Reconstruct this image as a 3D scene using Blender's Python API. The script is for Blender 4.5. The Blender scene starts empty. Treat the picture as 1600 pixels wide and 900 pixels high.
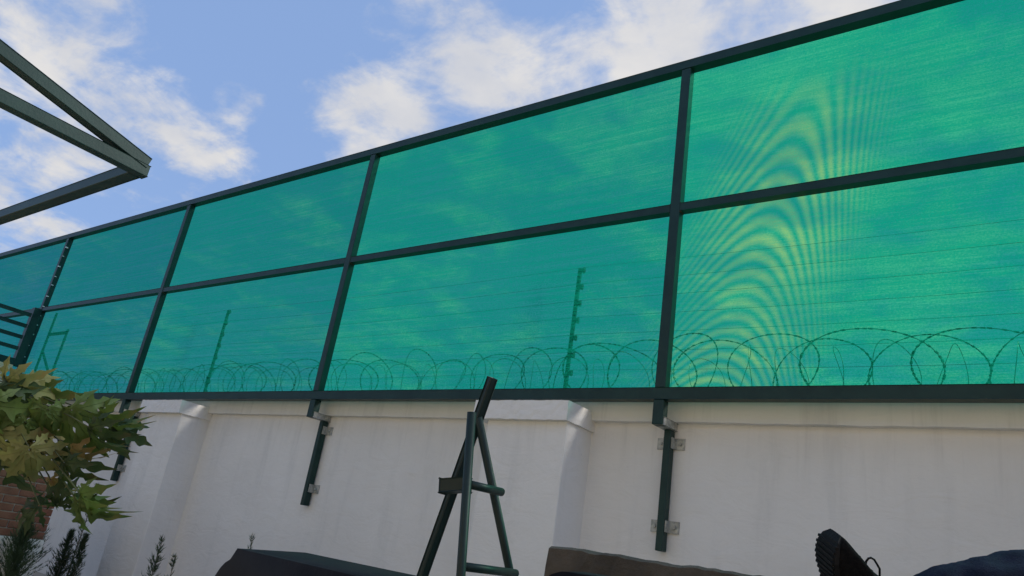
import bpy, bmesh, math, random
from mathutils import Vector, Matrix, Euler

random.seed(7)
R = math.radians
scene = bpy.context.scene
COL = scene.collection

# ------------------------------------------------------------------ camera
EYE = Vector((0, 0, 0.95))
FPX = 1168.2                       # focal length in pixels of the 1600 px wide photograph
AX = [Vector((0.80644822, -0.08703538, -0.58486418)),
      Vector((0.57224952, 0.36395377, 0.73489328)),
      Vector((0.1489018, -0.92734163, 0.34331583))]      # world axes in camera (right, down, forward)
RIGHT = Vector([a[0] for a in AX]); DOWN = Vector([a[1] for a in AX]); FWD = Vector([a[2] for a in AX])

def ray(u, v):
    return RIGHT * ((u - 800) / FPX) + DOWN * ((v - 450) / FPX) + FWD
def atd(u, v, d): return EYE + ray(u, v) * d
def atY(u, v, Y):
    r = ray(u, v); return EYE + r * (Y / r.y)
def atX(u, v, X):
    r = ray(u, v); return EYE + r * (X / r.x)

cd = bpy.data.cameras.new('camera'); cam = bpy.data.objects.new('camera', cd); COL.objects.link(cam)
m = Matrix.Identity(4)
for i in range(3):
    m[i][0] = RIGHT[i]; m[i][1] = -DOWN[i]; m[i][2] = -FWD[i]; m[i][3] = EYE[i]
cam.matrix_world = m
cd.sensor_width = 36; cd.lens = 36 * FPX / 1600; cd.clip_start = 0.05; cd.clip_end = 2000
scene.camera = cam

# ------------------------------------------------------------------ light
SUN_EL, SUN_AZ = R(40), R(48)       # azimuth from +Y towards +X
sun_dir = Vector((math.sin(SUN_AZ) * math.cos(SUN_EL), math.cos(SUN_AZ) * math.cos(SUN_EL), math.sin(SUN_EL)))
sd = bpy.data.lights.new('sun', 'SUN'); so = bpy.data.objects.new('sun', sd); COL.objects.link(so)
sd.energy = 3.4; sd.angle = R(24); sd.color = (1, .95, .86)
so.rotation_euler = sun_dir.to_track_quat('Z', 'Y').to_euler(); so.location = (6, 8, 12)

world = bpy.data.worlds.new('World'); scene.world = world; world.use_nodes = True
scene.view_settings.view_transform = 'Standard'; scene.view_settings.look = 'None'
scene.view_settings.exposure = 0.0; scene.view_settings.gamma = 1.0

class NT:
    """small helper for node graphs"""
    def __init__(s, tree): s.t = tree; s.n = tree.nodes; s.l = tree.links
    def node(s, typ, **kw):
        n = s.n.new(typ)
        for k, v in kw.items(): setattr(n, k, v)
        return n
    def put(s, sock, v):
        if hasattr(v, 'is_output') or isinstance(v, bpy.types.NodeSocket): s.l.new(v, sock)
        elif v is not None: sock.default_value = v
    def math(s, op, a, b=None, c=None, clamp=False):
        n = s.n.new('ShaderNodeMath'); n.operation = op; n.use_clamp = clamp
        for i, v in enumerate((a, b, c)):
            if v is not None: s.put(n.inputs[i], v)
        return n.outputs[0]
    def vmath(s, op, a, b=None):
        n = s.n.new('ShaderNodeVectorMath'); n.operation = op
        s.put(n.inputs[0], a)
        if b is not None: s.put(n.inputs[1], b)
        return n.outputs['Value'] if op in ('DOT_PRODUCT', 'LENGTH') else n.outputs[0]
    def smooth(s, v, lo, hi, a=0.0, b=1.0):
        n = s.n.new('ShaderNodeMapRange'); n.interpolation_type = 'SMOOTHSTEP'
        s.put(n.inputs[0], v); n.inputs[1].default_value = lo; n.inputs[2].default_value = hi
        n.inputs[3].default_value = a; n.inputs[4].default_value = b
        return n.outputs[0]
    def noise(s, vec, scale, detail=4, rough=.55, dist=0.0):
        n = s.n.new('ShaderNodeTexNoise')
        if vec is not None: s.l.new(vec, n.inputs['Vector'])
        n.inputs['Scale'].default_value = scale; n.inputs['Detail'].default_value = detail
        n.inputs['Roughness'].default_value = rough; n.inputs['Distortion'].default_value = dist
        return n.outputs['Fac']
    def mix(s, f, a, b):
        n = s.n.new('ShaderNodeMix'); n.data_type = 'RGBA'
        s.put(n.inputs[0], f); s.put(n.inputs[6], a); s.put(n.inputs[7], b)
        return n.outputs[2]
    def mapping(s, vec, scale=(1, 1, 1), loc=(0, 0, 0)):
        n = s.n.new('ShaderNodeMapping'); s.l.new(vec, n.inputs[0])
        n.inputs['Location'].default_value = loc; n.inputs['Scale'].default_value = scale
        return n.outputs[0]
    def sep(s, vec):
        n = s.n.new('ShaderNodeSeparateXYZ'); s.l.new(vec, n.inputs[0]); return n.outputs
    def comb(s, x, y, z):
        n = s.n.new('ShaderNodeCombineXYZ')
        for i, v in enumerate((x, y, z)): s.put(n.inputs[i], v)
        return n.outputs[0]

def build_world():
    g = NT(world.node_tree); g.n.clear()
    out = g.node('ShaderNodeOutputWorld'); bg = g.node('ShaderNodeBackground')
    sky = g.node('ShaderNodeTexSky', sky_type='NISHITA')
    sky.sun_disc = False; sky.sun_elevation = SUN_EL; sky.sun_rotation = SUN_AZ
    sky.air_density = 1.0; sky.dust_density = 0.3; sky.ozone_density = 2.0; sky.altitude = 1200
    bg.inputs[1].default_value = 0.10
    d = g.vmath('NORMALIZE', g.node('ShaderNodeTexCoord').outputs['Generated'])
    x, y, z = g.sep(d)
    zz = g.math('ADD', g.math('MAXIMUM', z, 0.0), 0.16)
    p = g.comb(g.math('DIVIDE', x, zz), g.math('DIVIDE', y, zz), 0.0)
    big = g.noise(p, 2.2, 3, .5)
    fine = g.noise(p, 6.0, 10, .60, .25)
    wisp = g.noise(g.mapping(p, (5, 11.0, 1)), 1.4, 8, .62, .4)
    val = g.math('ADD', g.math('MULTIPLY', g.math('SUBTRACT', fine, .5), 4.4), g.math('MULTIPLY', g.math('SUBTRACT', big, .5), 2.0))
    val = g.math('ADD', val, g.math('MULTIPLY', g.math('SUBTRACT', wisp, .5), 1.4))
    # cumulus banks that stand in the sky (direction, angular size, weight); between them clear blue
    blobs = [((50, 50), 10, .42), ((130, 40), 6, .38), ((90, 130), 6, .22), ((30, 290), 5, .45), ((-60, 150), 12, .4), ((285, 235), 5.0, .60), ((190, 160), 5, .12), ((150, 215), 4, -.25), ((40, 200), 3, -.2),
             ((372, 155), 2.0, 1.25), ((570, 200), 5.0, .70), ((690, 165), 5, .8), ((760, 80), 4, .75), ((830, 130), 6, .75),
             ((960, 95), 7, .75), ((1010, 10), 5, .8), ((1180, 30), 8, .95), ((1330, -40), 9, .9), ((690, -10), 4, .5),
             ((640, 455), 5, .6), ((760, 330), 4, .5), ((450, 380), 4, .55), ((980, 250), 7, .7), ((1540, 200), 8, .6), ((560, 560), 5, .5), ((760, 560), 6, .6),
             ((1420, 330), 14, .75), ((1330, 540), 9, .6), ((1120, 420), 5, .4), ((950, 500), 4, .45), ((1300, 330), 6, .4), ((300, 560), 5, .5), ((150, 540), 5, .5),
             ((430, 50), 6, -.7), ((330, 40), 5, -.6), ((480, 190), 2.8, -.6), ((900, 30), 3, -.45), ((420, 260), 3, -.6), ((1180, 250), 4, -.5), ((880, 420), 4, -.5), ((230, 90), 3, -.3)]
    for (u, v), ang, w in blobs:
        b = ray(u, v).normalized()
        dt = g.vmath('DOT_PRODUCT', d, tuple(b))
        val = g.math('ADD', val, g.smooth(dt, math.cos(R(ang * 1.25)), math.cos(R(ang * .2)), 0.0, w * .72))
    mask = g.smooth(val, .0, 1.45)
    mask = g.math('MULTIPLY', mask, g.math('ADD', g.math('MULTIPLY', fine, .35), .72), clamp=True)
    shade = g.smooth(g.noise(g.mapping(p, (1, 1, 1), (.13, .1, 0)), 3.6, 6, .55), .35, .7)
    ccol = g.mix(shade, (6.4, 6.5, 6.9, 1), (8.3, 8.0, 7.6, 1))
    # thin high haze keeps the blue pale
    blue = g.mix(.58, sky.outputs[0], (3.8, 5.8, 10.2, 1))
    g.l.new(g.mix(mask, blue, ccol), bg.inputs[0]); g.l.new(bg.outputs[0], out.inputs[0])
build_world()

# ------------------------------------------------------------------ materials
MATS = {}
def mat(name, c1, c2=None, rough=.6, metal=0.0, scale=6, detail=5, bump=0.0, bscale=40, stretch=(1, 1, 1), spec=.5, lo=.35, hi=.65, coat=0):
    if name in MATS: return MATS[name]
    m = bpy.data.materials.new(name); m.use_nodes = True
    g = NT(m.node_tree); b = g.n['Principled BSDF']
    oc = g.node('ShaderNodeTexCoord').outputs['Object']
    if c2:
        f = g.smooth(g.noise(g.mapping(oc, stretch), scale, detail, .6), lo, hi)
        g.l.new(g.mix(f, (*c1, 1), (*c2, 1)), b.inputs['Base Color'])
    else: b.inputs['Base Color'].default_value = (*c1, 1)
    b.inputs['Roughness'].default_value = rough; b.inputs['Metallic'].default_value = metal
    b.inputs['Specular IOR Level'].default_value = spec
    if coat: b.inputs['Coat Weight'].default_value = coat
    if bump:
        bn = g.node('ShaderNodeBump'); bn.inputs['Strength'].default_value = bump; bn.inputs['Distance'].default_value = .01
        g.l.new(g.noise(g.mapping(oc, stretch), bscale, 6, .6), bn.inputs['Height']); g.l.new(bn.outputs[0], b.inputs['Normal'])
    MATS[name] = m
    return m

def wall_mat():
    m = bpy.data.materials.new('white_plaster'); m.use_nodes = True
    g = NT(m.node_tree); b = g.n['Principled BSDF']
    oc = g.node('ShaderNodeTexCoord').outputs['Object']
    n1 = g.smooth(g.noise(oc, .9, 4, .6), .3, .75)
    n2 = g.smooth(g.noise(g.mapping(oc, (2.2, 2.2, .35)), 2.2, 5, .65), .48, .8)      # faint run-off streaks
    n3 = g.smooth(g.noise(oc, 17, 4, .6), .70, .78)                                    # small scuffs
    c = g.mix(n1, (.77, .735, .69, 1), (.84, .805, .76, 1))
    c = g.mix(g.math('MULTIPLY', n2, .30), c, (.50, .49, .47, 1))
    c = g.mix(g.math('MULTIPLY', n3, .22), c, (.40, .39, .38, 1))
    wz = g.sep(oc)[2]
    drip = g.math('MULTIPLY', g.smooth(g.noise(g.mapping(oc, (9, 9, .5)), 1.0, 6, .7), .50, .72), g.smooth(g.math('ADD', wz, g.math('MULTIPLY', g.noise(g.mapping(oc, (5, 5, 0)), 1.0, 3, .6), .7)), 1.75, 2.35))
    c = g.mix(g.math('MULTIPLY', drip, .20), c, (.34, .32, .29, 1))
    patch = g.smooth(g.noise(oc, 2.6, 7, .62, .6), .62, .70)
    c = g.mix(g.math('MULTIPLY', patch, .14), c, (.84, .82, .78, 1))
    g.l.new(c, b.inputs['Base Color']); b.inputs['Roughness'].default_value = .75; b.inputs['Specular IOR Level'].default_value = .25
    h = g.math('ADD', g.math('MULTIPLY', g.noise(g.mapping(oc, (1, 1, 2.2)), 4.0, 5, .55, .8), 1.2), g.math('MULTIPLY', g.noise(oc, 45, 4, .6), .22))
    bn = g.node('ShaderNodeBump'); bn.inputs['Strength'].default_value = .35; bn.inputs['Distance'].default_value = .02
    g.l.new(h, bn.inputs['Height']); g.l.new(bn.outputs[0], b.inputs['Normal'])
    return m

def net_mat(k=0.0):
    """knitted green shade cloth: open gaps (transparent) between green tapes that glow when lit from behind"""
    m = bpy.data.materials.new('green_shade_net'); m.use_nodes = True
    g = NT(m.node_tree); g.n.clear(); out = g.node('ShaderNodeOutputMaterial')
    oc = g.node('ShaderNodeTexCoord').outputs['Object']
    X, Y, Z = g.sep(oc)
    streak = g.noise(g.mapping(oc, (.55, 1, 42)), 1.0, 6, .72)          # tapes running along the cloth
    fibre = g.noise(g.mapping(oc, (9, 1, 150)), 1.0, 4, .7)
    grain = g.noise(g.mapping(oc, (70, 1, 105)), 1.0, 3, .75)
    vline = g.noise(g.mapping(oc, (75, 1, 2.0)), 1.0, 2, .5)
    blotch = g.noise(oc, .9, 3, .5)
    open_ = g.math('ADD', g.math('MULTIPLY', g.math('SUBTRACT', streak, .5), 2.0), g.math('MULTIPLY', g.math('SUBTRACT', fibre, .5), 1.5))
    open_ = g.math('ADD', open_, g.math('MULTIPLY', g.math('SUBTRACT', grain, .5), 2.3))
    open_ = g.math('ADD', open_, g.math('MULTIPLY', g.math('SUBTRACT', vline, .5), .25))
    open_ = g.math('ADD', open_, g.math('MULTIPLY', g.math('SUBTRACT', blotch, .5), .35))
    # camera sampling beat (moire) painted into the cloth tint as broad curved bands
    x = g.math('ADD', X, 1.4); z = g.math('ADD', Z, -3.4)
    x2 = g.math('MULTIPLY', x, x); z2 = g.math('MULTIPLY', z, z); xz = g.math('MULTIPLY', x, z)
    x3 = g.math('MULTIPLY', x2, x); z3 = g.math('MULTIPLY', z2, z)
    terms = [(z, -6.272), (z2, .444), (z3, -.018), (x, -8.561), (xz, 17.78), (g.math('MULTIPLY', x, z2), -1.243), (g.math('MULTIPLY', x, z3), .099),
             (x2, -31.563), (g.math('MULTIPLY', x2, z), 4.414), (g.math('MULTIPLY', x2, z2), -.505), (x3, -3.835), (g.math('MULTIPLY', x3, z), .864), (g.math('MULTIPLY', x2, x2), -.497)]
    ph = 0.25
    for t, kc in terms: ph = g.math('ADD', g.math('MULTIPLY', t, kc), ph)
    ph = g.math('ADD', ph, g.math('MULTIPLY', g.noise(oc, 14, 2, .5), .22))
    beat = g.math('ADD', g.math('MULTIPLY', g.math('COSINE', g.math('MULTIPLY', ph, 1.64 * math.pi)), .5), .5)
    # strength of the beat: greatest in a leaning strip of the bay, gone further along
    q = g.math('SUBTRACT', X, g.math('ADD', g.math('MULTIPLY', z, .27), -1.45))
    env = g.math('MULTIPLY', g.smooth(q, -.75, -.12), g.smooth(q, .66, .05))
    env = g.math('MULTIPLY', env, g.smooth(Z, 4.65, 3.7, .0, 1.0))
    lull = g.math('ABSOLUTE', g.math('ADD', z, .62))
    env = g.math('MULTIPLY', env, g.smooth(lull, .0, .30, .55, 1.0))
    beat = g.math('MULTIPLY', beat, env)
    fac = g.math('ADD', g.math('MULTIPLY', open_, .42), .70, clamp=True)
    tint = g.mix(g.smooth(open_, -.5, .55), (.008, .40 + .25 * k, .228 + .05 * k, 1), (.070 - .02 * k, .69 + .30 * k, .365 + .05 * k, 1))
    tint = g.mix(g.math('MULTIPLY', beat, .90), tint, (.44, .76, .24, 1))
    tr = g.node('ShaderNodeBsdfTransparent'); g.l.new(tint, tr.inputs[0])
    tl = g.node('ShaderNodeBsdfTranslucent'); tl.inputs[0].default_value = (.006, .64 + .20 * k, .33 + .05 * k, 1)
    df = g.node('ShaderNodeBsdfDiffuse'); df.inputs[0].default_value = (.012, .18, .10, 1)
    cl = g.node('ShaderNodeMixShader'); cl.inputs[0].default_value = .22; g.l.new(tl.outputs[0], cl.inputs[1]); g.l.new(df.outputs[0], cl.inputs[2])
    mx = g.node('ShaderNodeMixShader'); g.l.new(fac, mx.inputs[0]); g.l.new(cl.outputs[0], mx.inputs[1]); g.l.new(tr.outputs[0], mx.inputs[2])
    g.l.new(mx.outputs[0], out.inputs[0])
    return m

def leaf_mat(name, c1, c2, tip, trans=.35):
    m = bpy.data.materials.new(name); m.use_nodes = True
    g = NT(m.node_tree); g.n.clear(); out = g.node('ShaderNodeOutputMaterial')
    oc = g.node('ShaderNodeTexCoord').outputs['Object']
    n = g.noise(oc, 9, 4, .6)
    col = g.mix(g.smooth(n, .3, .7), (*c1, 1), (*c2, 1))
    if tip:
        L = g.vmath('LENGTH', oc)
        e = g.math('MULTIPLY', g.smooth(L, .16, .32), g.smooth(g.noise(oc, 14, 4, .6), .45, .62))
        col = g.mix(g.math('MULTIPLY', e, .9), col, (*tip, 1))
    pb = g.node('ShaderNodeBsdfPrincipled'); g.l.new(col, pb.inputs['Base Color']); pb.inputs['Roughness'].default_value = .55
    pb.inputs['Specular IOR Level'].default_value = .35
    tl = g.node('ShaderNodeBsdfTranslucent'); g.l.new(g.mix(.5, col, (.22, .26, .03, 1)), tl.inputs[0])
    mx = g.node('ShaderNodeMixShader'); mx.inputs[0].default_value = trans
    g.l.new(pb.outputs[0], mx.inputs[1]); g.l.new(tl.outputs[0], mx.inputs[2]); g.l.new(mx.outputs[0], out.inputs[0])
    return m

M_WALL = wall_mat(); M_NETS = [net_mat(k) for k in (-.25, -.25, -.58, -.88, -1.15, -1.3)]  # oblique-view dimming painted in: cloth tint darkens bay by bay to the left
M_STEEL = mat('dark_green_paint', (.006, .030, .026), (.010, .040, .034), .45, 0, 5, 5, .08, 60, spec=.3)
M_RUST = mat('weld_rust', (.10, .045, .02), (.03, .03, .028), .8, 0, 40, 4, .5, 90)
M_EASEL = mat('dark_easel_paint', (.010, .022, .022), (.014, .028, .026), .45, 0, 8, 5, .10, 80, spec=.3)
M_ZINC = mat('galvanised_plate', (.30, .31, .29), (.50, .50, .46), .5, .35, 30, 4, .2, 60)
M_CREAM = mat('cream_plaster', (.50, .38, .24), (.58, .45, .30), .8, 0, 3, 4, .3, 40)
M_PALE = mat('pale_plaster', (.80, .64, .45), (.84, .70, .50), .8, 0, 3, 4, .3, 40)
M_BRICK = mat('face_brick', (.17, .060, .038), (.24, .095, .060), .85, 0, 9, 5, .5, 60)
M_MORTAR = mat('mortar', (.30, .26, .22), (.40, .36, .31), .9, 0, 20, 4, .4, 80)
M_BLACK = mat('black_vinyl', (.006, .006, .008), (.010, .010, .012), .62, 0, 20, 4, .12, 160, spec=.08)
M_RUBBER = mat('black_rubber', (.005, .005, .006), (.009, .009, .010), .7, 0, 30, 3, .2, 120, spec=.2)
M_SHOE = mat('black_shoe_mesh', (.004, .004, .005), (.008, .008, .009), .9, 0, 120, 3, .4, 260, spec=.1)
M_DENIM = mat('dark_blue_denim', (.008, .014, .032), (.016, .024, .048), .9, 0, 26, 5, .5, 240, spec=.15)
M_SHIRT = mat('black_cotton', (.012, .012, .015), (.022, .022, .026), .9, 0, 20, 4, .3, 160)
M_SKIN = mat('skin', (.20, .11, .07), (.25, .14, .09), .55, 0, 10, 3)
M_HAIR = mat('dark_hair', (.010, .009, .008), (.02, .017, .015), .6, 0, 60, 3, .6, 200)
M_ROUGH = mat('rough_cement', (.040, .036, .031), (.085, .074, .062), .95, 0, 7, 8, 1.0, 28, lo=.3, hi=.7)
M_PAVE = mat('paving', (.40, .33, .25), (.48, .41, .32), .9, 0, 4, 6, .3, 30)
M_SOIL = mat('soil', (.06, .045, .03), (.10, .075, .05), 1, 0, 12, 6, .8, 30)
M_WIRE = mat('razor_steel', (.10, .11, .11), (.18, .18, .17), .45, .6, 30, 3)
M_INS = mat('black_insulator', (.015, .015, .016), None, .4)
M_WOOD = mat('dark_timber', (.05, .03, .02), (.09, .055, .035), .6, 0, 5, 5, .3, 40, (1, 1, 9))
M_TIE = mat('white_tie', (.75, .75, .74), None, .45)
M_BARK = mat('bark', (.16, .14, .10), (.26, .23, .18), .9, 0, 9, 6, .8, 25)
M_STALK = mat('leaf_stalk', (.05, .06, .02), (.08, .085, .03), .5, 0, 9, 3)
M_L1 = leaf_mat('leaf_green', (.075, .115, .026), (.12, .16, .045), (.26, .15, .05))
M_L2 = leaf_mat('leaf_dark', (.018, .034, .012), (.034, .054, .018), (.10, .06, .03), .22)
M_L3 = leaf_mat('leaf_olive', (.22, .21, .07), (.28, .25, .10), (.30, .17, .06), .4)
M_L4 = leaf_mat('leaf_dry', (.30, .19, .075), (.38, .26, .11), (.16, .07, .03), .4)
M_NEEDLE = leaf_mat('cypress_needles', (.035, .060, .032), (.055, .085, .045), None, .2)
M_TREE = leaf_mat('tree_leaves', (.03, .055, .015), (.05, .085, .025), None, .25)

# ------------------------------------------------------------------ builders
def wloc(o):
    v = Vector((0, 0, 0))
    while o is not None: v = v + o.location; o = o.parent
    return v
def root(name, label, cat, loc=(0, 0, 0), group=None):
    o = bpy.data.objects.new(name, None); COL.objects.link(o); o.location = loc; o.empty_display_size = .1
    o['label'] = label; o['category'] = cat
    if group: o['group'] = group
    return o
def obj(name, bm, material, parent=None, smooth=False, origin=None):
    """bm in world coordinates; stored relative to origin (default the parent's place)"""
    me = bpy.data.meshes.new(name)
    base = wloc(parent) if parent else Vector((0, 0, 0))
    org = Vector(origin) if origin is not None else base
    bmesh.ops.translate(bm, verts=bm.verts, vec=-org)
    bmesh.ops.recalc_face_normals(bm, faces=bm.faces)
    if smooth:
        for f in bm.faces: f.smooth = True
    bm.to_mesh(me); bm.free(); me.materials.append(material)
    o = bpy.data.objects.new(name, me); COL.objects.link(o); o.parent = parent; o.location = org - base
    return o
def share(src, name, parent, loc, rot=None, scale=None):
    o = bpy.data.objects.new(name, src.data); COL.objects.link(o); o.parent = parent
    o.location = Vector(loc) - (wloc(parent) if parent else Vector((0, 0, 0)))
    if rot: o.rotation_euler = rot
    if scale: o.scale = scale
    return o
def tag(o, label, cat, group=None):
    o['label'] = label; o['category'] = cat
    if group: o['group'] = group
    return o
def struct(o): o['kind'] = 'structure'; return o

def box(bm, x0, x1, y0, y1, z0, z1, bev=0.0, seg=2):
    r = bmesh.ops.create_cube(bm, size=1)
    vs = r['verts']
    for v in vs:
        v.co = Vector(((x0 + x1) / 2 + v.co.x * (x1 - x0), (y0 + y1) / 2 + v.co.y * (y1 - y0), (z0 + z1) / 2 + v.co.z * (z1 - z0)))
    if bev:
        es = list({e for v in vs for e in v.link_edges})
        bmesh.ops.bevel(bm, geom=es, offset=bev, segments=seg, profile=.6, affect='EDGES')
    return bm
def Bx(*a, **k): return box(bmesh.new(), *a, **k)
def basis(a, b, up=Vector((0, 0, 1))):
    d = (b - a).normalized()
    if abs(d.dot(up)) > .97: up = Vector((0, 1, 0))
    s = d.cross(up).normalized(); t = s.cross(d).normalized()
    return d, s, t
def bar(bm, a, b, w, h=None, bev=.004, up=Vector((0, 0, 1))):
    """square tube from a to b"""
    a = Vector(a); b = Vector(b); h = h or w
    d, s, t = basis(a, b, up)
    n0 = len(bm.verts)
    r = bmesh.ops.create_cube(bm, size=1); vs = r['verts']; L = (b - a).length; c = (a + b) / 2
    for v in vs: v.co = c + d * (v.co.x * L) + s * (v.co.y * w) + t * (v.co.z * h)
    if bev:
        es = list({e for v in vs for e in v.link_edges})
        bmesh.ops.bevel(bm, geom=es, offset=bev, segments=1, affect='EDGES')
    return bm
def tube(bm, pts, r, n=8, closed=False, caps=True):
    pts = [Vector(p) for p in pts]; k = len(pts); rr = r if isinstance(r, (list, tuple)) else [r] * k
    rings = []; prev = None
    for i, p in enumerate(pts):
        a = pts[(i - 1) % k] if (closed or i > 0) else p
        b = pts[(i + 1) % k] if (closed or i < k - 1) else p
        d = (b - a).normalized()
        if prev is None:
            up = Vector((0, 0, 1)) if abs(d.z) < .9 else Vector((1, 0, 0))
            s = d.cross(up).normalized()
        else:
            s = (prev - d * prev.dot(d)).normalized()
        prev = s; t = d.cross(s)
        rings.append([bm.verts.new(p + (s * math.cos(2 * math.pi * j / n) + t * math.sin(2 * math.pi * j / n)) * rr[i]) for j in range(n)])
    for i in range(k if closed else k - 1):
        A, B = rings[i], rings[(i + 1) % k]
        for j in range(n): bm.faces.new((A[j], A[(j + 1) % n], B[(j + 1) % n], B[j]))
    if caps and not closed:
        bm.faces.new(rings[0][::-1]); bm.faces.new(rings[-1])
    return bm
def Tb(*a, **k): return tube(bmesh.new(), *a, **k)
def grid_box(x0, x1, y0, y1, z0, z1, step, amp, seed):
    """box cut into small faces with hand-made unevenness"""
    bm = bmesh.new(); rnd = random.Random(seed)
    n = [max(1, int((b - a) / step)) for a, b in ((x0, x1), (y0, y1), (z0, z1))]
    cache = {}
    def vert(i, j, k):
        key = (i, j, k)
        if key not in cache:
            cache[key] = bm.verts.new((x0 + (x1 - x0) * i / n[0] + rnd.uniform(-amp, amp), y0 + (y1 - y0) * j / n[1] + rnd.uniform(-amp, amp), z0 + (z1 - z0) * k / n[2] + rnd.uniform(-amp, amp)))
        return cache[key]
    for i in range(n[0]):
        for k in range(n[2]):
            for j in (0, n[1]): bm.faces.new((vert(i, j, k), vert(i + 1, j, k), vert(i + 1, j, k + 1), vert(i, j, k + 1)))
        for j in range(n[1]):
            for k in (0, n[2]): bm.faces.new((vert(i, j, k), vert(i + 1, j, k), vert(i + 1, j + 1, k), vert(i, j + 1, k)))
    for j in range(n[1]):
        for k in range(n[2]):
            for i in (0, n[0]): bm.faces.new((vert(i, j, k), vert(i, j + 1, k), vert(i, j + 1, k + 1), vert(i, j, k + 1)))
    es = [e for e in bm.edges if len(e.link_faces) == 2 and e.calc_face_angle(0) > 1.0]
    bmesh.ops.bevel(bm, geom=es, offset=.006, segments=1, affect='EDGES')
    return bm

# ------------------------------------------------------------------ ground
struct(obj('ground', Bx(-400, 400, -400, 400, -.3, 0), M_PAVE))
bed = struct(obj('flower_bed', Bx(-12.4, -4.3, 3.75, 4.30, .004, .03, bev=.01), M_SOIL))

# ------------------------------------------------------------------ white boundary wall
WF = 4.69
wall = root('boundary_wall', 'white plastered boundary wall with pilasters below the green net', 'wall', (0, WF, 0))
obj('wall_body', Bx(-17, 4.6, WF, 4.90, 0, 2.02), M_WALL, wall)
obj('coping', grid_box(-17, 4.6, 4.63, 4.96, 2.0, 2.15, .11, .0022, 3), M_WALL, wall)
for xc in (-13.0, -8.0, -3.14, 1.78):
    p = obj('pilaster', Bx(xc - .35, xc + .35, 4.35, WF + .05, 0, 1.935, bev=.015), M_WALL, wall)
    obj('pilaster_cap', grid_box(xc - .455, xc + .37, 4.30, 4.98, 1.925, 2.062, .03, .0022, int(xc * 7)), M_WALL, p)

# ------------------------------------------------------------------ green net screen on its steel frame
FY = 4.5
POSTX = [-2.176 - 3.516 * i for i in range(-2, 5)]
ZT, ZM, ZB = 4.80, 3.54, 2.152
fence = root('shade_net_screen', 'tall green shade net stretched on a dark steel frame above the white wall', 'net screen', (0, FY, 0))
TW = .0375
XL, XR = POSTX[-1] - .04, POSTX[0] + .04
obj('top_rail', bar(bmesh.new(), (XL, FY, ZT), (XR, FY, ZT), .076), M_STEEL, fence)
obj('bottom_rail', bar(bmesh.new(), (XL, FY, ZB), (XR, FY, ZB), .080), M_STEEL, fence)
for i in range(len(POSTX) - 1):
    obj('middle_rail', bar(bmesh.new(), (POSTX[i + 1] + TW + .001, FY, ZM), (POSTX[i] - TW - .001, FY, ZM), .062), M_STEEL, fence)
for i, px in enumerate(POSTX):
    bm = bar(bmesh.new(), (px, FY, ZB + .041), (px, FY, ZT - .039), .075)
    post = obj('post', bm, M_STEEL, fence)
    for zc in (ZM - .033, ZM + .033):
        for sg in (-1, 1):
            obj('weld_bead', Tb([(px + sg * (TW + .002), FY - .032, zc), (px + sg * (TW + .003), FY, zc + .001), (px + sg * (TW + .002), FY + .03, zc)], .0055, 6), M_RUST, post)
    if px < -12: continue
    obj('post_stub', bar(bmesh.new(), (px, FY - .002, 1.945), (px, FY - .002, ZB - .041), .075), M_STEEL, post)
    obj('offset_plate', bar(bmesh.new(), (px + .008, FY - .02, 1.972), (px + .008, WF - .002, 1.972), .074, .052, bev=.006), M_ZINC, post)
    obj('foot_tube', bar(bmesh.new(), (px + .01, 4.645, 1.17), (px + .01, 4.645, 1.944), .048, .070), M_STEEL, post)
    for zc in (1.86, 1.325):
        for sgn in (-1, 1):
            bm = bmesh.new()
            xa = px + .01 + sgn * .025; xb = px + .01 + sgn * .098
            box(bm, min(xa, xb), max(xa, xb), 4.680, 4.6895, zc - .038, zc + .038)
            box(bm, min(xa, xa + sgn * .007), max(xa, xa + sgn * .007), 4.625, 4.6795, zc - .036, zc + .036)
            tube(bm, [(px + .01 + sgn * .068, 4.664, zc), (px + .01 + sgn * .068, 4.681, zc)], .012, 6)
            obj('wall_bracket', bm, M_ZINC, post)
for i in range(len(POSTX) - 1):
    bm = bmesh.new(); nx, nz = 28, 22
    xa, xb = POSTX[i + 1], POSTX[i]; za, zb = ZB - .03, ZT + .03
    V = [[bm.verts.new((xa + (xb - xa) * a / nx, FY + .042 + .016 * math.sin(math.pi * a / nx) * (math.sin(math.pi * 2 * b / nz) ** 2) + random.uniform(0, .0012), za + (zb - za) * b / nz)) for b in range(nz + 1)] for a in range(nx + 1)]
    for a in range(nx):
        for b in range(nz): bm.faces.new((V[a][b], V[a + 1][b], V[a + 1][b + 1], V[a][b + 1]))
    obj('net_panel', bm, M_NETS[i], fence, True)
# pale ties that lace the cloth to the post in the far corner
tie0 = None
for k in range(15):
    z = ZB + .3 + k * .165
    p = Vector((POSTX[5] + .045, FY - .02, z))
    if tie0 is None:
        tie0 = obj('cable_tie', Bx(p.x - .012, p.x + .016, p.y - .028, p.y + .012, p.z - .008, p.z + .008), M_TIE, fence, origin=p)
    else: share(tie0, 'cable_tie', fence, p + Vector((random.uniform(-.01, .01), 0, random.uniform(-.02, .02))), scale=(random.uniform(.5, 1),) * 3)

# ------------------------------------------------------------------ pale building added out of view behind the seats to bounce sunlight
hs = root('added_house', 'pale plastered building, added unseen to bounce sunlight onto the white wall', 'added_house', (8, -3.4, 0))
obj('wall', Bx(-9, 17, -3.65, -3.40, 0, 5.2), M_PALE, hs)
obj('roof', Bx(-9.3, 17.3, -6.0, -3.2, 5.201, 5.35), M_STEEL, hs)

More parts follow.
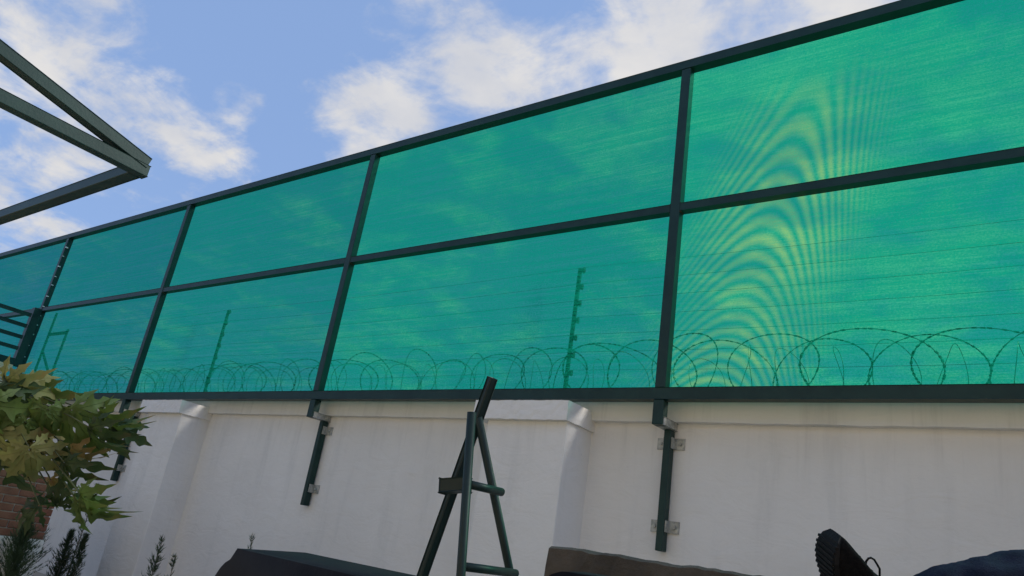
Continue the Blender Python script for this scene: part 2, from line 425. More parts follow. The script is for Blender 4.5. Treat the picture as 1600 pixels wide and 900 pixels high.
# ------------------------------------------------------------------ electric fence behind the net
ef = root('electric_fence', 'electric fence posts with black insulators and thin wires behind the net', 'electric fence', (0, 4.80, 2.12))
EP = [1.92, -3.14, -8.10, -12.35, -12.98]
EZ = [2.28 + .145 * k for k in range(8)]
ins0 = None
for x in EP:
    po = obj('fence_post', bar(bmesh.new(), (x, 4.80, 2.09), (x, 4.80, 3.30 if x > -12.9 else 3.62), .028, .028), M_STEEL, ef)
    for z in EZ:
        p = Vector((x + .035, 4.79, z - .02))
        if ins0 is None:
            bm = Bx(p.x - .026, p.x + .018, p.y - .016, p.y + .016, p.z - .017, p.z + .017, bev=.006)
            tube(bm, [(p.x + .012, p.y, p.z - .024), (p.x + .012, p.y, p.z + .024)], .009, 6)
            ins0 = obj('insulator', bm, M_INS, po, origin=p)
        else: share(ins0, 'insulator', po, p)
obj('brace', bar(bmesh.new(), (-12.96, 4.80, 3.25), (-12.37, 4.80, 3.25), .035), M_STEEL, ef)
obj('brace', bar(bmesh.new(), (-12.94, 4.80, 2.95), (-12.39, 4.80, 2.55), .022), M_STEEL, ef)
for z in EZ:
    pts = []
    for j in range(len(EP) - 1):
        a, b = EP[j], EP[j + 1]
        for q in range(6): pts.append((a + .05 + (b - a) * q / 6, 4.775, z - .03 * math.sin(math.pi * q / 6)))
    obj('wire', Tb(pts, .0014, 4), M_WIRE, ef)

# ------------------------------------------------------------------ razor wire coil on top of the wall
rz = root('razor_wire_coil', 'coil of razor wire lying along the top of the wall behind the net', 'razor wire', (0, 4.80, 2.12))
def ring(r, seed):
    bm = bmesh.new(); rnd = random.Random(seed); n = 44; pts = []
    for i in range(n):
        a = 2 * math.pi * i / n; k = r * (1 + .02 * math.sin(3 * a + seed))
        pts.append(Vector((k * math.cos(a), .03 * math.sin(2 * a + seed), k * math.sin(a))))
    tube(bm, pts, .0031, 4, closed=True)
    for i in range(0, n, 1):
        p = pts[i] + (pts[(i + 1) % n] - pts[i]) * rnd.random(); d = (pts[(i + 1) % n] - pts[i]).normalized()
        nrm = p.normalized()
        vs = [bm.verts.new(p + d * s * .011 + nrm * t * .0065) for s, t in ((-1, -.9), (1, -.9), (.45, 0), (1, .9), (-1, .9), (-.45, 0))]
        bm.faces.new(vs)
    return bm
protos = []
x = 3.2; k = 0
while x > -13.2:
    narrow = k % 2
    r = (.235 if not narrow else .20) + random.uniform(-.015, .02)
    ang = R(random.uniform(-32, 32)) if not narrow else R(random.uniform(66, 80)) * (-1 if k % 4 == 1 else 1)
    c = Vector((x, 4.80 + random.uniform(-.02, .02), 2.150 + r * .93 + random.uniform(-.015, .02)))
    if len(protos) < 4:
        o = obj('wire_loop', ring(.28, k), M_WIRE, rz, origin=(0, 0, 0)); protos.append(o); o.location = c - wloc(rz)
    else: o = share(protos[(k % 2) + 2 * ((k // 2) % 2)], 'wire_loop', rz, c)
    o.rotation_euler = (R(random.uniform(-12, 12)), R(random.uniform(0, 90)), ang); s = r / .28; o.scale = (s, s, s)
    if not narrow: o.rotation_euler.y = R(random.uniform(-9, 9)); o.scale.x = s * random.uniform(1.3, 1.6)
    x -= .150 + random.uniform(-.03, .03); k += 1

# ------------------------------------------------------------------ side wall with bars in the far left corner
SX = -12.72
sw = root('side_wall', 'cream side wall with dark horizontal bars meeting the net in the far corner', 'wall', (SX, 2.0, 0))
obj('wall_body', Bx(SX - .14, SX + .12, -4, 4.30, 0, 2.50), M_CREAM, sw)
obj('wall_coping', Bx(SX - .18, SX + .16, -4, 4.34, 2.501, 2.60, bev=.012), M_CREAM, sw)
obj('base_beam', bar(bmesh.new(), (SX + .06, -4, 2.655), (SX + .06, 4.36, 2.655), .1), M_STEEL, sw)
for k in range(4):
    z = atX(0, 477 + 19.7 * k, SX + .1).z
    obj('bar', bar(bmesh.new(), (SX + .1, -4, z), (SX + .1, 4.33, z), .05), M_STEEL, sw)
obj('bar_post', bar(bmesh.new(), (SX + .06, 4.40, 2.601), (SX + .06, 4.40, 3.52), .11), M_STEEL, sw)

# ------------------------------------------------------------------ brick-faced planter in front of the wall
BX_, BY1 = -8.0, 3.56
bp = root('brick_planter', 'low brown face-brick planter wall on a pale plinth behind the lobed leaves', 'planter', (BX_, 2.2, 0))
obj('plinth', Bx(BX_ - .78, BX_ + .02, .9, BY1 + .01, 0, .50, bev=.01), M_WALL, bp)
core = obj('mortar_core', Bx(BX_ - .75, BX_ - .012, .92, BY1 - .012, .501, 1.065), M_MORTAR, bp)
b0 = None; b1 = None
for c in range(8):
    z = .505 + c * .0715
    n = 11
    for j in range(n + 1):
        y1 = BY1 - j * .236 + (.118 if c % 2 else 0); y0 = y1 - .226
        y1 = min(y1, BY1)
        if y1 - y0 < .05 or y0 < .92: continue
        full = (y1 - y0) > .2
        src = b0 if full else b1
        org = Vector((BX_ - .05, (y0 + y1) / 2, z + .031))
        off = random.uniform(-.003, .003)
        if src is None:
            o = obj('brick', Bx(BX_ - .10, BX_, y0, y1, z, z + .0615, bev=.004, seg=1), M_BRICK, bp, origin=org)
            if full: b0 = o
            else: b1 = o
        else: share(src, 'brick', bp, org + Vector((off, 0, 0)))

# ------------------------------------------------------------------ open roof frame at the upper left
RC = EYE + ray(217, 264) * 4.8
rf = root('roof_frame', 'open steel roof truss corner jutting against the sky', 'roof frame', (RC.x, -1.5, 0))
W = .075
yb = -3.2
slope = (atX(0, 97, RC.x).z - RC.z) / (RC.y - atX(0, 97, RC.x).y)
obj('bottom_chord', bar(bmesh.new(), (RC.x, RC.y + .05, RC.z), (RC.x, yb, RC.z), W), M_STEEL, rf)
a = Vector((RC.x + .003, RC.y + .03, RC.z + .052)); L = RC.y - yb
obj('top_chord', bar(bmesh.new(), a, (RC.x, yb, a.z + slope * L), W * .95), M_STEEL, rf)
obj('eave_beam', bar(bmesh.new(), (RC.x - W / 2 - .002, RC.y, RC.z), (RC.x - 7.5, RC.y, RC.z), W), M_STEEL, rf)
for k in range(1, 5):
    y = RC.y - 1.05 * k
    obj('web', bar(bmesh.new(), (RC.x, y, RC.z + W / 2), (RC.x, y, a.z + slope * (RC.y - y) - W * .45), .05), M_STEEL, rf)
for (x, y) in ((RC.x, -1.5), (RC.x - 7.4, -1.5)):
    obj('column', bar(bmesh.new(), (x, y, 0), (x, y, RC.z - W / 2 - .001), .1), M_STEEL, rf)
x = RC.x - 7.4
obj('bottom_chord', bar(bmesh.new(), (x, RC.y - W / 2 - .002, RC.z), (x, yb, RC.z), W), M_STEEL, rf)

# ------------------------------------------------------------------ steel easel
P = lambda u, v, d: atd(u, v, d)
def to_ground(a, b):
    t = a.z / (a.z - b.z); return a + (b - a) * t
ez = root('steel_easel', 'dark steel tube easel standing before the white wall', 'easel', (-1.65, 1.95, 0))
l1a, l1b = P(769, 592, 2.62), P(660, 900, 2.58)
obj('leg', bar(bmesh.new(), l1a, to_ground(l1a, l1b), .024, .024), M_EASEL, ez)
l2a, l2b = P(737, 644, 2.50), P(720, 900, 2.36)
obj('leg', Tb([l2a, to_ground(l2a, l2b)], .0150, 14), M_EASEL, ez, True)
l3a, l3b = P(747, 652, 2.60), P(796, 890, 2.66)
obj('leg', Tb([l3a, to_ground(l3a, l3b)], .0150, 14), M_EASEL, ez, True)
obj('rest_bar', Tb([P(734, 757, 2.45), P(784, 769, 2.58)], .0140, 12), M_EASEL, ez, True)
obj('rest_bar', Tb([P(722, 885, 2.38), P(806, 896, 2.60)], .0140, 12), M_EASEL, ez, True)
obj('clamp_box', bar(bmesh.new(), P(692, 760, 2.52), P(731, 757, 2.48), .045, .045), M_EASEL, ez)

# ------------------------------------------------------------------ low rough wall
bm = bmesh.new(); rnd = random.Random(5)
lx0, lx1, ly = -1.115, 1.9, 1.72; n = 150
prof = []
hz = 0
for i in range(n + 1):
    hz = hz * .6 + rnd.uniform(-.0026, .0026)
    prof.append(hz)
rows = []
for i in range(n + 1):
    x = lx0 + (lx1 - lx0) * i / n; zt = 1.010 + prof[i]
    r_ = [bm.verts.new((x + rnd.uniform(-.001, .001), ly + rnd.uniform(-.003, .003), zz)) for zz in (0, .25, .5, .75, .9, .96)]
    r_ += [bm.verts.new((x, ly + .004, zt - .006)), bm.verts.new((x, ly + .016, zt)), bm.verts.new((x, ly + .11, zt + rnd.uniform(-.003, .003))), bm.verts.new((x, ly + .12, 0))]
    rows.append(r_)
for i in range(n):
    for j in range(9): bm.faces.new((rows[i][j], rows[i + 1][j], rows[i + 1][j + 1], rows[i][j + 1]))
bm.faces.new(rows[0]); bm.faces.new(rows[-1][::-1])
tag(obj('low_wall', bm, M_ROUGH), 'low rough brown cement wall with a chipped top edge', 'low wall')

# ------------------------------------------------------------------ black chairs
def chair(label, corner, yaw, width=.50, thick=.10, group='black padded chairs'):
    """corner: upper near left corner of the backrest; the sitter looks away from the camera's side"""
    c = Vector(corner); ex = Vector((math.cos(yaw), math.sin(yaw), 0)); ey = Vector((-ex.y, ex.x, 0))
    t = root('padded_chair', label, 'chair', (c + ex * width / 2 + ey * .3) * Vector((1, 1, 0)) if False else ((c.x + ex.x * width / 2 + ey.x * .3), (c.y + ex.y * width / 2 + ey.y * .3), 0), group)
    T = Matrix(((ex.x, ey.x, 0, c.x), (ex.y, ey.y, 0, c.y), (0, 0, 1, c.z), (0, 0, 0, 1)))
    def add(name, bm, m_, sm=False):
        bm.transform(T); return obj(name, bm, m_, t, sm)
    rr = .07; pr = [(0, -.46), (width, -.46)]
    pr += [(width - rr + rr * math.cos(q * math.pi / 14), -rr + rr * math.sin(q * math.pi / 14)) for q in range(8)]
    pr += [(rr - rr * math.sin(q * math.pi / 14), -rr + rr * math.cos(q * math.pi / 14)) for q in range(8)]
    bm = bmesh.new()
    fa = [bm.verts.new((x_, 0, z_)) for x_, z_ in pr]; fb = [bm.verts.new((x_, thick, z_)) for x_, z_ in pr]
    f1 = bm.faces.new(fa); f2 = bm.faces.new(fb[::-1])
    for q in range(len(pr)): bm.faces.new((fa[q], fb[q], fb[(q + 1) % len(pr)], fa[(q + 1) % len(pr)]))
    bmesh.ops.bevel(bm, geom=list(f1.edges) + list(f2.edges), offset=.012, segments=3, affect='EDGES')
    # crowned top: a little higher at the far side
    for v in bm.verts:
        if v.co.z > -.12: v.co.z += .07 * v.co.y
    add('backrest', bm, M_BLACK, True)
    zg = -c.z
    add('seat', Bx(.0, width, .13, .58, zg + .40, zg + .48, bev=.025, seg=4), M_BLACK, True)
    for sx in (.04, width - .04):
        add('leg', tube(bmesh.new(), [(sx, .06, zg), (sx, .06, -.44)], .013, 8), M_RUBBER, True)
        add('leg', tube(bmesh.new(), [(sx, .53, zg), (sx, .53, zg + .405)], .013, 8), M_RUBBER, True)
        add('side_rail', tube(bmesh.new(), [(sx, .06, zg + .385), (sx, .53, zg + .385)], .011, 8), M_RUBBER, True)
    return t
c1 = atd(338, 849, .92)
chair('black padded chair with a wide rounded top in front of the white wall', c1, R(-14), .50, .085)
c2 = atd(826, 884, 1.22)
chair('black padded chair standing against the low rough wall', c2, R(1), .46, .06)

# ------------------------------------------------------------------ reclining person with one shoe up
U = Vector((.97, .24, 0)).normalized()                    # from sole to instep
Lf = Vector((-.06, .62, .78)); Lf = (Lf - U * Lf.dot(U)).normalized()      # heel to toe
Wd = Lf.cross(U).normalized()
toe = atd(1306, 831, 1.50); heel = toe - Lf * .287 - U * .033
per = root('person', 'person in dark blue jeans leaning back with a black laced shoe raised', 'person', (.55, 1.45, 0))
ankle = heel + Lf * .085 + U * .115
cuff = atd(1425, 962, 1.50)
knee = atd(1668, 922, 1.50)
hip = knee + Vector((.26, -.02, -.36))
pel = hip + Vector((.05, .10, .0))
hip2 = hip + Vector((.02, .19, 0)); knee2 = hip2 + Vector((-.42, .03, -.10)); ank2 = Vector((knee2.x - .05, knee2.y + .02, .10))
chest = pel + Vector((.22, 0, .36)); neck = chest + Vector((.10, 0, .20)); 
def skin_obj(name, verts, edges, radii, material, parent, rootv=0, sub=2):
    me = bpy.data.meshes.new(name); base = wloc(parent)
    me.from_pydata([tuple(Vector(v) - base) for v in verts], edges, []); me.update()
    o = bpy.data.objects.new(name, me); COL.objects.link(o); o.parent = parent
    md = o.modifiers.new('Skin', 'SKIN'); md.use_smooth_shade = True
    for i, r in enumerate(radii):
        sv = me.skin_vertices[0].data[i]; sv.radius = (r, r) if not isinstance(r, tuple) else r; sv.use_root = (i == rootv)
    ss = o.modifiers.new('Sub', 'SUBSURF'); ss.levels = sub; ss.render_levels = sub
    if name != 'body':
        tx = bpy.data.textures.new('cloth_folds', 'CLOUDS'); tx.noise_scale = .06; tx.noise_depth = 2
        dm = o.modifiers.new('Folds', 'DISPLACE'); dm.texture = tx; dm.strength = .030; dm.mid_level = .5; ss.levels = ss.render_levels = 4
    me.materials.append(material)
    return o
# body: one continuous figure, clothes follow as the outer skin of each region
sh1 = neck + Vector((-.02, -.18, -.04)); sh2 = neck + Vector((-.02, .18, -.04))
el1 = sh1 + Vector((-.10, -.08, -.26)); wr1 = el1 + Vector((-.22, .05, -.02))
el2 = sh2 + Vector((-.10, .08, -.26)); wr2 = el2 + Vector((-.22, -.05, -.02))
head = neck + Vector((-.02, 0, .10)); crown = head + Vector((-.03, 0, .15))
bodyv = [pel, chest, neck, head, crown, sh1, el1, wr1, sh2, el2, wr2, hip, hip2, knee, knee2, ankle + U * .02, ank2]
bodye = [(0, 1), (1, 2), (2, 3), (3, 4), (1, 5), (5, 6), (6, 7), (1, 8), (8, 9), (9, 10), (0, 11), (0, 12), (11, 13), (12, 14), (13, 15), (14, 16)]
bodyr = [.125, .14, .055, .085, .075, .06, .042, .028, .06, .042, .028, .085, .085, .045, .045, .030, .030]
skin_obj('body', bodyv, bodye, bodyr, M_SKIN, per)
mid = atd(1520, 948, 1.50)
skin_obj('jeans', [pel + Vector((0, 0, .03)), hip, hip2, (hip + knee) / 2, knee, mid, cuff, (hip2 + knee2) / 2, knee2, (knee2 + ank2) / 2, ank2 + Vector((0, 0, .02))],
         [(0, 1), (0, 2), (1, 3), (3, 4), (4, 5), (5, 6), (2, 7), (7, 8), (8, 9), (9, 10)],
         [.15, .115, .115,   .12, .118, .100, .084, .105, .092, .082, .07], M_DENIM, per)
skin_obj('shirt', [pel + Vector((.03, 0, .08)), (pel + chest) / 2, chest, sh1, (sh1 + el1) / 2, sh2, (sh2 + el2) / 2],
         [(0, 1), (1, 2), (2, 3), (3, 4), (2, 5), (5, 6)], [.155, .15, .165, .082, .066, .082, .066], M_SHIRT, per)
# hair, face
bm = bmesh.new(); bmesh.ops.create_uvsphere(bm, u_segments=20, v_segments=12, radius=1)
bmesh.ops.delete(bm, geom=[v for v in bm.verts if v.co.z < -.15 and v.co.x < .25], context='VERTS')
for v in bm.verts: v.co = crown + Vector((.012, 0, -.02)) + Vector((v.co.x * .100, v.co.y * .088, v.co.z * .085))
obj('hair', bm, M_HAIR, per, True)
def shoe(parent, heel, Lf, U, Wd, material, name='shoe'):
    bm = bmesh.new(); rings = []; ns = 18
    st = [(.0, .030, .0, .075), (.02, .034, 0, .088), (.06, .036, 0, .098), (.10, .038, 0, .100), (.14, .041, 0, .092), (.18, .046, 0, .078), (.215, .048, 0, .064), (.245, .044, .006, .053), (.266, .034, .015, .047), (.280, .020, .025, .042), (.286, .008, .031, .037)]
    for (l, w, zb, zt) in st:
        r_ = []
        for j in range(ns):
            a = 2 * math.pi * j / ns; cx, cz = math.cos(a), math.sin(a)
            cx = math.copysign(abs(cx) ** .75, cx); cz = math.copysign(abs(cz) ** .75, cz)
            taper = 1 - .32 * max(0, cz)
            zz = (zb + zt) / 2 + cz * (zt - zb) / 2
            r_.append(bm.verts.new(heel + Lf * l + U * zz + Wd * (cx * w * taper)))
        rings.append(r_)
    for i in range(len(rings) - 1):
        for j in range(ns): bm.faces.new((rings[i][j], rings[i][(j + 1) % ns], rings[i + 1][(j + 1) % ns], rings[i + 1][j]))
    bm.faces.new(rings[0][::-1]); bm.faces.new(rings[-1])
    s = obj(name, bm, material, parent, True, origin=heel)
    # sole with tread blocks
    bm = bmesh.new(); top = []; bot = []
    for i, (l, w, zb, zt) in enumerate(st):
        for sg in (-1, 1):
            pass
    out = [(l, w + .003, zb) for l, w, zb, zt in st]
    pt = [(l, w, zb) for l, w, zb in out] + [(l, -w, zb) for l, w, zb in reversed(out)]
    A = [bm.verts.new(heel + Lf * l + Wd * w + U * (zb + .014)) for l, w, zb in pt]; B = [bm.verts.new(heel + Lf * l + Wd * w + U * (zb - .010)) for l, w, zb in pt]
    k = len(pt)
    for j in range(k): bm.faces.new((A[j], A[(j + 1) % k], B[(j + 1) % k], B[j]))
    bm.faces.new(A); bm.faces.new(B[::-1])
    for i in range(18):
        l = .01 + i * .0155; w = .036 + .010 * math.sin(math.pi * min(1, l / .30)); zb = -.012 + max(0, l - .215) ** 1.5 * 1.9
        c = heel + Lf * l + U * zb
        bar(bm, c - Wd * w, c + Wd * w, .0085, .008, bev=0, up=U)
    obj('sole', bm, M_RUBBER, s)
    # lace: crossings and one loose loop
    for i in range(4):
        l = .135 + i * .022; h = .097 - i * .011
        c = heel + Lf * l + U * h
        obj('lace', Tb([c - Wd * .024 - U * .010, c + U * .004, c + Wd * .024 - U * .010], .0028, 6), M_RUBBER, s, True)
    return s
def raised_shoe():
    D0 = 1.50
    out = [(1306, 831), (1314, 837), (1322, 847), (1336, 863), (1350, 880), (1362, 892), (1385, 909), (1408, 922), (1426, 945), (1432, 985), (1421, 1028), (1396, 1052),
           (1357, 1052), (1331, 1030), (1314, 980), (1303, 930), (1297, 903), (1292, 886), (1290.5, 869), (1293, 852), (1298.5, 840)]
    cu, cv = 1352, 945
    secs = [(-.046, .55), (-.043, .78), (-.034, .92), (-.018, .985), (0, 1.0), (.018, .985), (.034, .92), (.043, .78), (.046, .55)]
    bm = bmesh.new(); rings = []
    for w, k in secs:
        r_ = []
        for (u, v) in out:
            left = max(0, min(1, (1352 - u) / 50))            # the sole side stays flat, the instep rounds over
            ku = k + (1 - k) * .75 * left; kv = .4 * k + .6 if v < 945 else .3 * k + .7
            r_.append(bm.verts.new(atd(cu + (u - cu) * ku, cv + (v - cv) * kv, D0) + FWD * w))
        rings.append(r_)
    n = len(out)
    for a_, b_ in zip(rings, rings[1:]):
        for j in range(n): bm.faces.new((a_[j], a_[(j + 1) % n], b_[(j + 1) % n], b_[j]))
    bm.faces.new(rings[0][::-1]); bm.faces.new(rings[-1])
    sh = obj('shoe', bm, M_SHOE, per, True)
    # sole: thick strip along the tread side with lugs
    sole = [(1357, 1054), (1330, 1032), (1312.5, 981), (1301, 931), (1295, 904), (1290, 887), (1288.5, 869), (1291, 851.5), (1297, 839), (1305, 831.5)]
    bm = bmesh.new(); rows = []
    for i_, (u, v) in enumerate(sole):
        hw = .046 * (1 if i_ < 7 else (.92, .78, .5)[i_ - 7])
        inn = 7 if i_ < 8 else 4
        rows.append([bm.verts.new(atd(u, v, D0) - FWD * hw), bm.verts.new(atd(u, v, D0) + FWD * hw), bm.verts.new(atd(u + inn, v + (2 if i_ > 7 else 0), D0) + FWD * hw), bm.verts.new(atd(u + inn, v + (2 if i_ > 7 else 0), D0) - FWD * hw)])
    for a_, b_ in zip(rows, rows[1:]):
        for j in range(4): bm.faces.new((a_[j], a_[(j + 1) % 4], b_[(j + 1) % 4], b_[j]))
    bm.faces.new(rows[0][::-1]); bm.faces.new(rows[-1])
    v = 846.0
    while v < 1040:
        for (u0, v0), (u1, v1) in zip(sole, sole[1:]):
            if v1 <= v <= v0:
                u = u0 + (u1 - u0) * (v - v0) / (v1 - v0); c = atd(u, v, D0)
                bar(bm, c - FWD * .042, c + FWD * .042, .0062, .0052, bev=0); break
        v += 8.2
    obj('sole', bm, M_RUBBER, sh)
    for (u, v) in ((1338, 866), (1347, 877), (1357, 888), (1368, 898)):
        c = atd(u, v, D0)
        obj('lace', Tb([c - FWD * .030 + DOWN * .012, c - FWD * .015, c + FWD * .015, c + FWD * .030 + DOWN * .012], .0022, 6), M_RUBBER, sh, True)
    pts = [atd(u, v, D0) for u, v in ((1352, 884), (1353.5, 877), (1357, 872.5), (1361, 871.5), (1366, 874.5), (1370, 881), (1374.5, 889), (1374.5, 899), (1370, 912))]
    obj('lace_loop', Tb(pts, .0022, 8), M_RUBBER, sh, True)
    for (u, v, u2, v2) in ((1299, 862, 1303, 871), (1330, 867, 1329.5, 871)):  # two thin pale strips on the near side of the shoe
        obj('pale_strip', bar(bmesh.new(), atd(u, v, D0) - FWD * .042, atd(u2, v2, D0) - FWD * .042, .0020, .0030, bev=0), M_ZINC, sh)
raised_shoe()
heel = atd(1375, 1054, 1.50)
# the other shoe stands on the ground
h2 = Vector((ank2.x + .06, ank2.y, .014)); shoe(per, h2, Vector((-1, 0, 0)), Vector((0, 0, 1)), Vector((0, 1, 0)), M_SHOE)
# what carries them
sz = heel.z
st_ = root('foot_stool', 'small dark timber stool under the raised black shoe', 'stool', (heel.x + .05, heel.y, 0))
obj('stool_top', Bx(heel.x - .14, heel.x + .22, heel.y - .17, min(heel.y + .17, ly - .01), sz - .03, sz - .002, bev=.006), M_WOOD, st_)
for sx in (-.11, .19):
    for sy in (-.14, .0):
        obj('leg', bar(bmesh.new(), (heel.x + sx, heel.y + sy, 0), (heel.x + sx, heel.y + sy, sz - .031), .03), M_WOOD, st_)
bn = root('garden_bench', 'dark timber seat that carries the reclining person', 'bench', (pel.x, pel.y, 0))
zs = pel.z - .16
obj('seat', Bx(pel.x - .22, pel.x + .42, pel.y - .4, pel.y + .4, zs - .05, zs, bev=.01), M_WOOD, bn)
obj('backrest', bar(bmesh.new(), (pel.x + .36, pel.y, zs), (pel.x + .62, pel.y, zs + .62), .8, .05, up=Vector((0, 0, 1))), M_WOOD, bn)
for sx in (-.18, .38):
    for sy in (-.36, .36): obj('leg', bar(bmesh.new(), (pel.x + sx, pel.y + sy, 0), (pel.x + sx, pel.y + sy, zs - .051), .06), M_WOOD, bn)

# ------------------------------------------------------------------ papaya plant
def leaf_mesh(name, seed, dry=False):
    rnd = random.Random(seed); bm = bmesh.new()
    lobes = [(0, 1.0), (38, .92), (-38, .90), (78, .74), (-78, .76), (122, .50), (-122, .48)]
    rad = .075
    cen = bm.verts.new((0, 0, .0))
    for ang, ln in lobes:
        ang = R(ang + rnd.uniform(-6, 6)); ln = ln * rnd.uniform(.9, 1.08) * .30
        d = Vector((math.sin(ang), math.cos(ang), 0)); s = Vector((d.y, -d.x, 0))
        # half widths along the lobe, with side teeth
        base = [(0.04, .16), (.18, .21), (.30, .15), (.38, .20), (.44, .40), (.50, .47), (.56, .26), (.62, .17), (.68, .22), (.73, .31), (.78, .25), (.84, .12), (.92, .08), (1.0, .006)]
        droop = rnd.uniform(.4, 1.3) * (1.6 if dry else 1); curl = rnd.uniform(-.2, .2) + (.5 if dry else 0)
        rows = []
        for t, w in base:
            w = w * ln * .56 * rnd.uniform(.85, 1.15); sw = 0.0
            z = -droop * ln * t * t
            fold = .30
            adv = .10 * ln * max(0, min(1, (w - .17 * ln) / (.12 * ln)))          # teeth point outward along the lobe
            p = d * (ln * t * (1 - .12 * droop * t))
            rows.append((bm.verts.new(p + s * w + d * adv + Vector((0, 0, z + fold * w - curl * w * t))), bm.verts.new(p + Vector((0, 0, z))), bm.verts.new(p - s * w + d * adv + Vector((0, 0, z + fold * w + curl * w * t)))))
        for a_, b_ in zip(rows, rows[1:]):
            bm.faces.new((a_[0], b_[0], b_[1], a_[1])); bm.faces.new((a_[1], b_[1], b_[2], a_[2]))
        # pale raised rib
        rib = [r_[1].co + Vector((0, 0, .0015)) for r_ in rows]
        tube(bm, rib[:-1], [.0028 * (1 - .08 * i) for i in range(len(rib) - 1)], 3, caps=False)
    me = bpy.data.meshes.new(name)
    bmesh.ops.recalc_face_normals(bm, faces=bm.faces)
    for f in bm.faces: f.smooth = True
    bm.to_mesh(me); bm.free()
    return me
pap_base = atd(-75, 700, 4.3); pap_base.z = 0
pap = root('papaya_plant', 'papaya plant with large deeply lobed green and browning leaves', 'plant', pap_base)
tp = [pap_base + Vector((.03 * math.sin(3 * t), .02 * math.sin(5 * t), 1.42 * t)) for t in [i / 8 for i in range(9)]]
obj('trunk', Tb(tp, [.075 - .030 * i / 8 for i in range(9)], 10), M_BARK, pap, True)
crown_p = tp[-1]
LM = {k: leaf_mesh('leaf', 20 + k, k >= 8) for k in range(10)}
for k, me in LM.items():
    pass
def leaf(u, v, d, img_ang, size, mkey, tilt=0.0, spin=0.0, var=None, stalk=True):
    """leaf whose stalk joint stands at a point of the yard; img_ang is where its middle lobe hangs (0 right, -90 down)"""
    var = random.randrange(8) if var is None else var
    me = LM[var]; key = (var, mkey)
    if key not in LEAFM:
        mm = me.copy(); mm.materials.clear(); mm.materials.append({'g': M_L1, 'd': M_L2, 'o': M_L3, 'y': M_L4}[mkey]); LEAFM[key] = mm
    o = bpy.data.objects.new('leaf', LEAFM[key]); COL.objects.link(o); o.parent = pap
    pos = atd(u, v, d); o.location = pos - pap_base
    a_ = R(img_ang); up_ = -DOWN
    ydir = (RIGHT * math.cos(a_) + up_ * math.sin(a_) - FWD * tilt).normalized()
    n_ = (-FWD + up_ * random.uniform(-.3, 1.3) + RIGHT * random.uniform(-.6, .6)).normalized(); n_ = (n_ - ydir * n_.dot(ydir)).normalized()
    n_ = Matrix.Rotation(R(spin), 3, ydir) @ n_
    xdir = ydir.cross(n_)
    mw = Matrix(((xdir.x, ydir.x, n_.x), (xdir.y, ydir.y, n_.y), (xdir.z, ydir.z, n_.z)))
    o.rotation_euler = mw.to_euler(); s = size / .30 * 1.27; o.scale = (s, s, s)
    if stalk:
        mid_ = (pos + crown_p) / 2 + Vector((0, 0, .10))
        q = [crown_p * (1 - t) ** 2 + mid_ * 2 * t * (1 - t) + pos * t * t for t in [i / 7 for i in range(8)]]
        bm = Tb(q, [.0055 - .0003 * i for i in range(8)], 6)
        so_ = obj('leaf_stalk', bm, M_STALK, pap, True)
LEAFM = {}
# joint pixel, distance, hang direction, size, colour
leaves = [
 (22, 605, 4.15, -43, .22, 'o', .2, 20), (-5, 610, 4.0, -78, .24, 'd', 0, 10), (75, 640, 4.05, -88, .19, 'g', .1, -10), (58, 612, 4.3, -58, .17, 'g', .3, 45),
 (112, 642, 4.1, -60, .24, 'g', .1, 10),  (140, 668, 4.0, -70, .17, 'd', .2, 25), (158, 652, 4.2, -50, .17, 'g', .1, 60),
 (178, 668, 4.25, -30, .16, 'd', .0, 10),  (40, 660, 4.0, -110, .22, 'g', .2, -30), 
 (25, 690, 4.05, -53, .20, 'y', .2, 30), (47, 702, 3.9, -82, .19, 'o', .0, 0),  (90, 705, 4.3, -38, .20, 'd', .3, 40),
  (112, 708, 4.1, -38, .13, 'y', .3, 50), (100, 722, 3.95, -80, .15, 'd', .3, 45), (10, 715, 4.2, -120, .22, 'd', .1, 0),
 (122, 785, 3.9, -85, .18, 'g', .0, 5), (125, 772, 3.85, -64, .16, 'g', .3, 60), (62, 790, 3.9, 165, .15, 'd', .0, 15), (90, 788, 4.0, 100, .13, 'd', .2, -20), (128, 792, 3.95, -43, .13, 'd', .3, 60),
  (-10, 680, 3.95, -38, .20, 'o', .2, 20),   
  (8, 596, 4.05, 0, .14, 'o', .2, 75), (80, 750, 4.1, -70, .12, 'y', .1, 40), (-20, 630, 3.9, -90, .25, 'g', 0, 0), 
]
for i, (u, v, d, an, sz_, mk, tl_, sp) in enumerate(leaves):
    leaf(u, v, d, an, sz_, mk, tl_, sp, var=(8 + i % 2) if mk == 'y' else None)

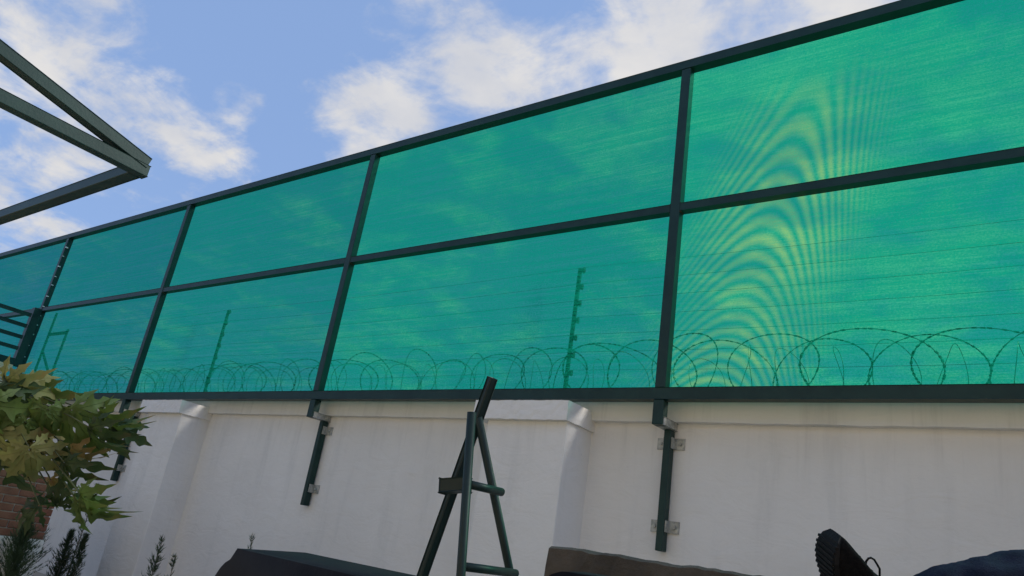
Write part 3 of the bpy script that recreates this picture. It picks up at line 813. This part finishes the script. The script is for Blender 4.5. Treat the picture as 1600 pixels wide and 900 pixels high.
# ------------------------------------------------------------------ young cypress shrubs along the wall
def cypress(label, base, height, width, dens, needle, group='young cypress shrubs', bushy=1.0):
    rnd = random.Random(int(abs(base[0]) * 1000)); base = Vector(base)
    t = root('cypress_shrub', label, 'shrub', base, group)
    obj('stem', Tb([base, base + Vector((.01, 0, height * .5)), base + Vector((.0, .01, height))], [.010, .007, .002], 5), M_BARK, t)
    bm = bmesh.new()
    for i in range(dens):
        h = height * (1 - rnd.random() ** 1.25 * .97) if bushy > .5 else height * rnd.uniform(.05, 1)
        w = width * (1 - (h / height) ** 1.6) * rnd.uniform(.35, 1.0) + .012
        a_ = rnd.uniform(0, 2 * math.pi); p0 = base + Vector((0, 0, h)); ln = w * 1.5
        dv = Vector((math.cos(a_), math.sin(a_), rnd.uniform(.8, 1.7))).normalized()
        p1 = p0 + dv * ln
        for q in range(int(5 + ln * 60)):
            tt = rnd.random(); c = p0 + (p1 - p0) * tt
            e = (dv + Vector((rnd.uniform(-.7, .7), rnd.uniform(-.7, .7), rnd.uniform(-.1, .7)))).normalized() * needle * rnd.uniform(.6, 1.3)
            sd_ = e.cross(Vector((rnd.uniform(-1, 1), rnd.uniform(-1, 1), rnd.uniform(-1, 1)))).normalized() * needle * .075
            bm.faces.new([bm.verts.new(c - sd_), bm.verts.new(c + sd_), bm.verts.new(c + e)])
        s_ = dv.cross(Vector((0, 0, 1))).normalized() * .0022
        bm.faces.new([bm.verts.new(p0 - s_), bm.verts.new(p0 + s_), bm.verts.new(p1)])
    o = obj('foliage', bm, M_NEEDLE, t)
    return t
def shrub_at(u, v, Y):
    p = atY(u, v, Y); return (p.x, p.y, .02), p.z - .02
b_, h_ = shrub_at(56, 800, 3.72); cypress('dense dark cypress shrub beside the brick planter', (b_[0] + .05, b_[1], .02), h_, .26, 520, .045)
b_, h_ = shrub_at(32, 825, 3.66); cypress('broad dark cypress shrub in front of the brick planter', (-7.80, 3.30, .02), .62, .24, 420, .045)
b_, h_ = shrub_at(112, 832, 4.05); cypress('blue-green cypress shrub under the hanging papaya leaf', b_, h_, .13, 330, .04)
b_, h_ = shrub_at(134, 838, 4.05); cypress('slim twin cypress shrub next to the blue-green one', b_, h_, .10, 240, .04)
b_, h_ = shrub_at(152, 758, 4.15); cypress('tall thin cypress shoot by the net post foot', b_, h_, .05, 70, .035, bushy=.3)
b_, h_ = shrub_at(253, 843, 4.08); cypress('sparse feathery cypress seedling below the pilaster', b_, h_, .10, 80, .045, bushy=.3)
b_, h_ = shrub_at(273, 872, 4.10); cypress('smaller feathery cypress seedling right beside the sparse one', b_, h_, .08, 60, .04, bushy=.3)
b_, h_ = shrub_at(394, 842, 4.12); cypress('single cypress tip rising behind the padded chair', b_, h_, .05, 46, .04, bushy=.3)
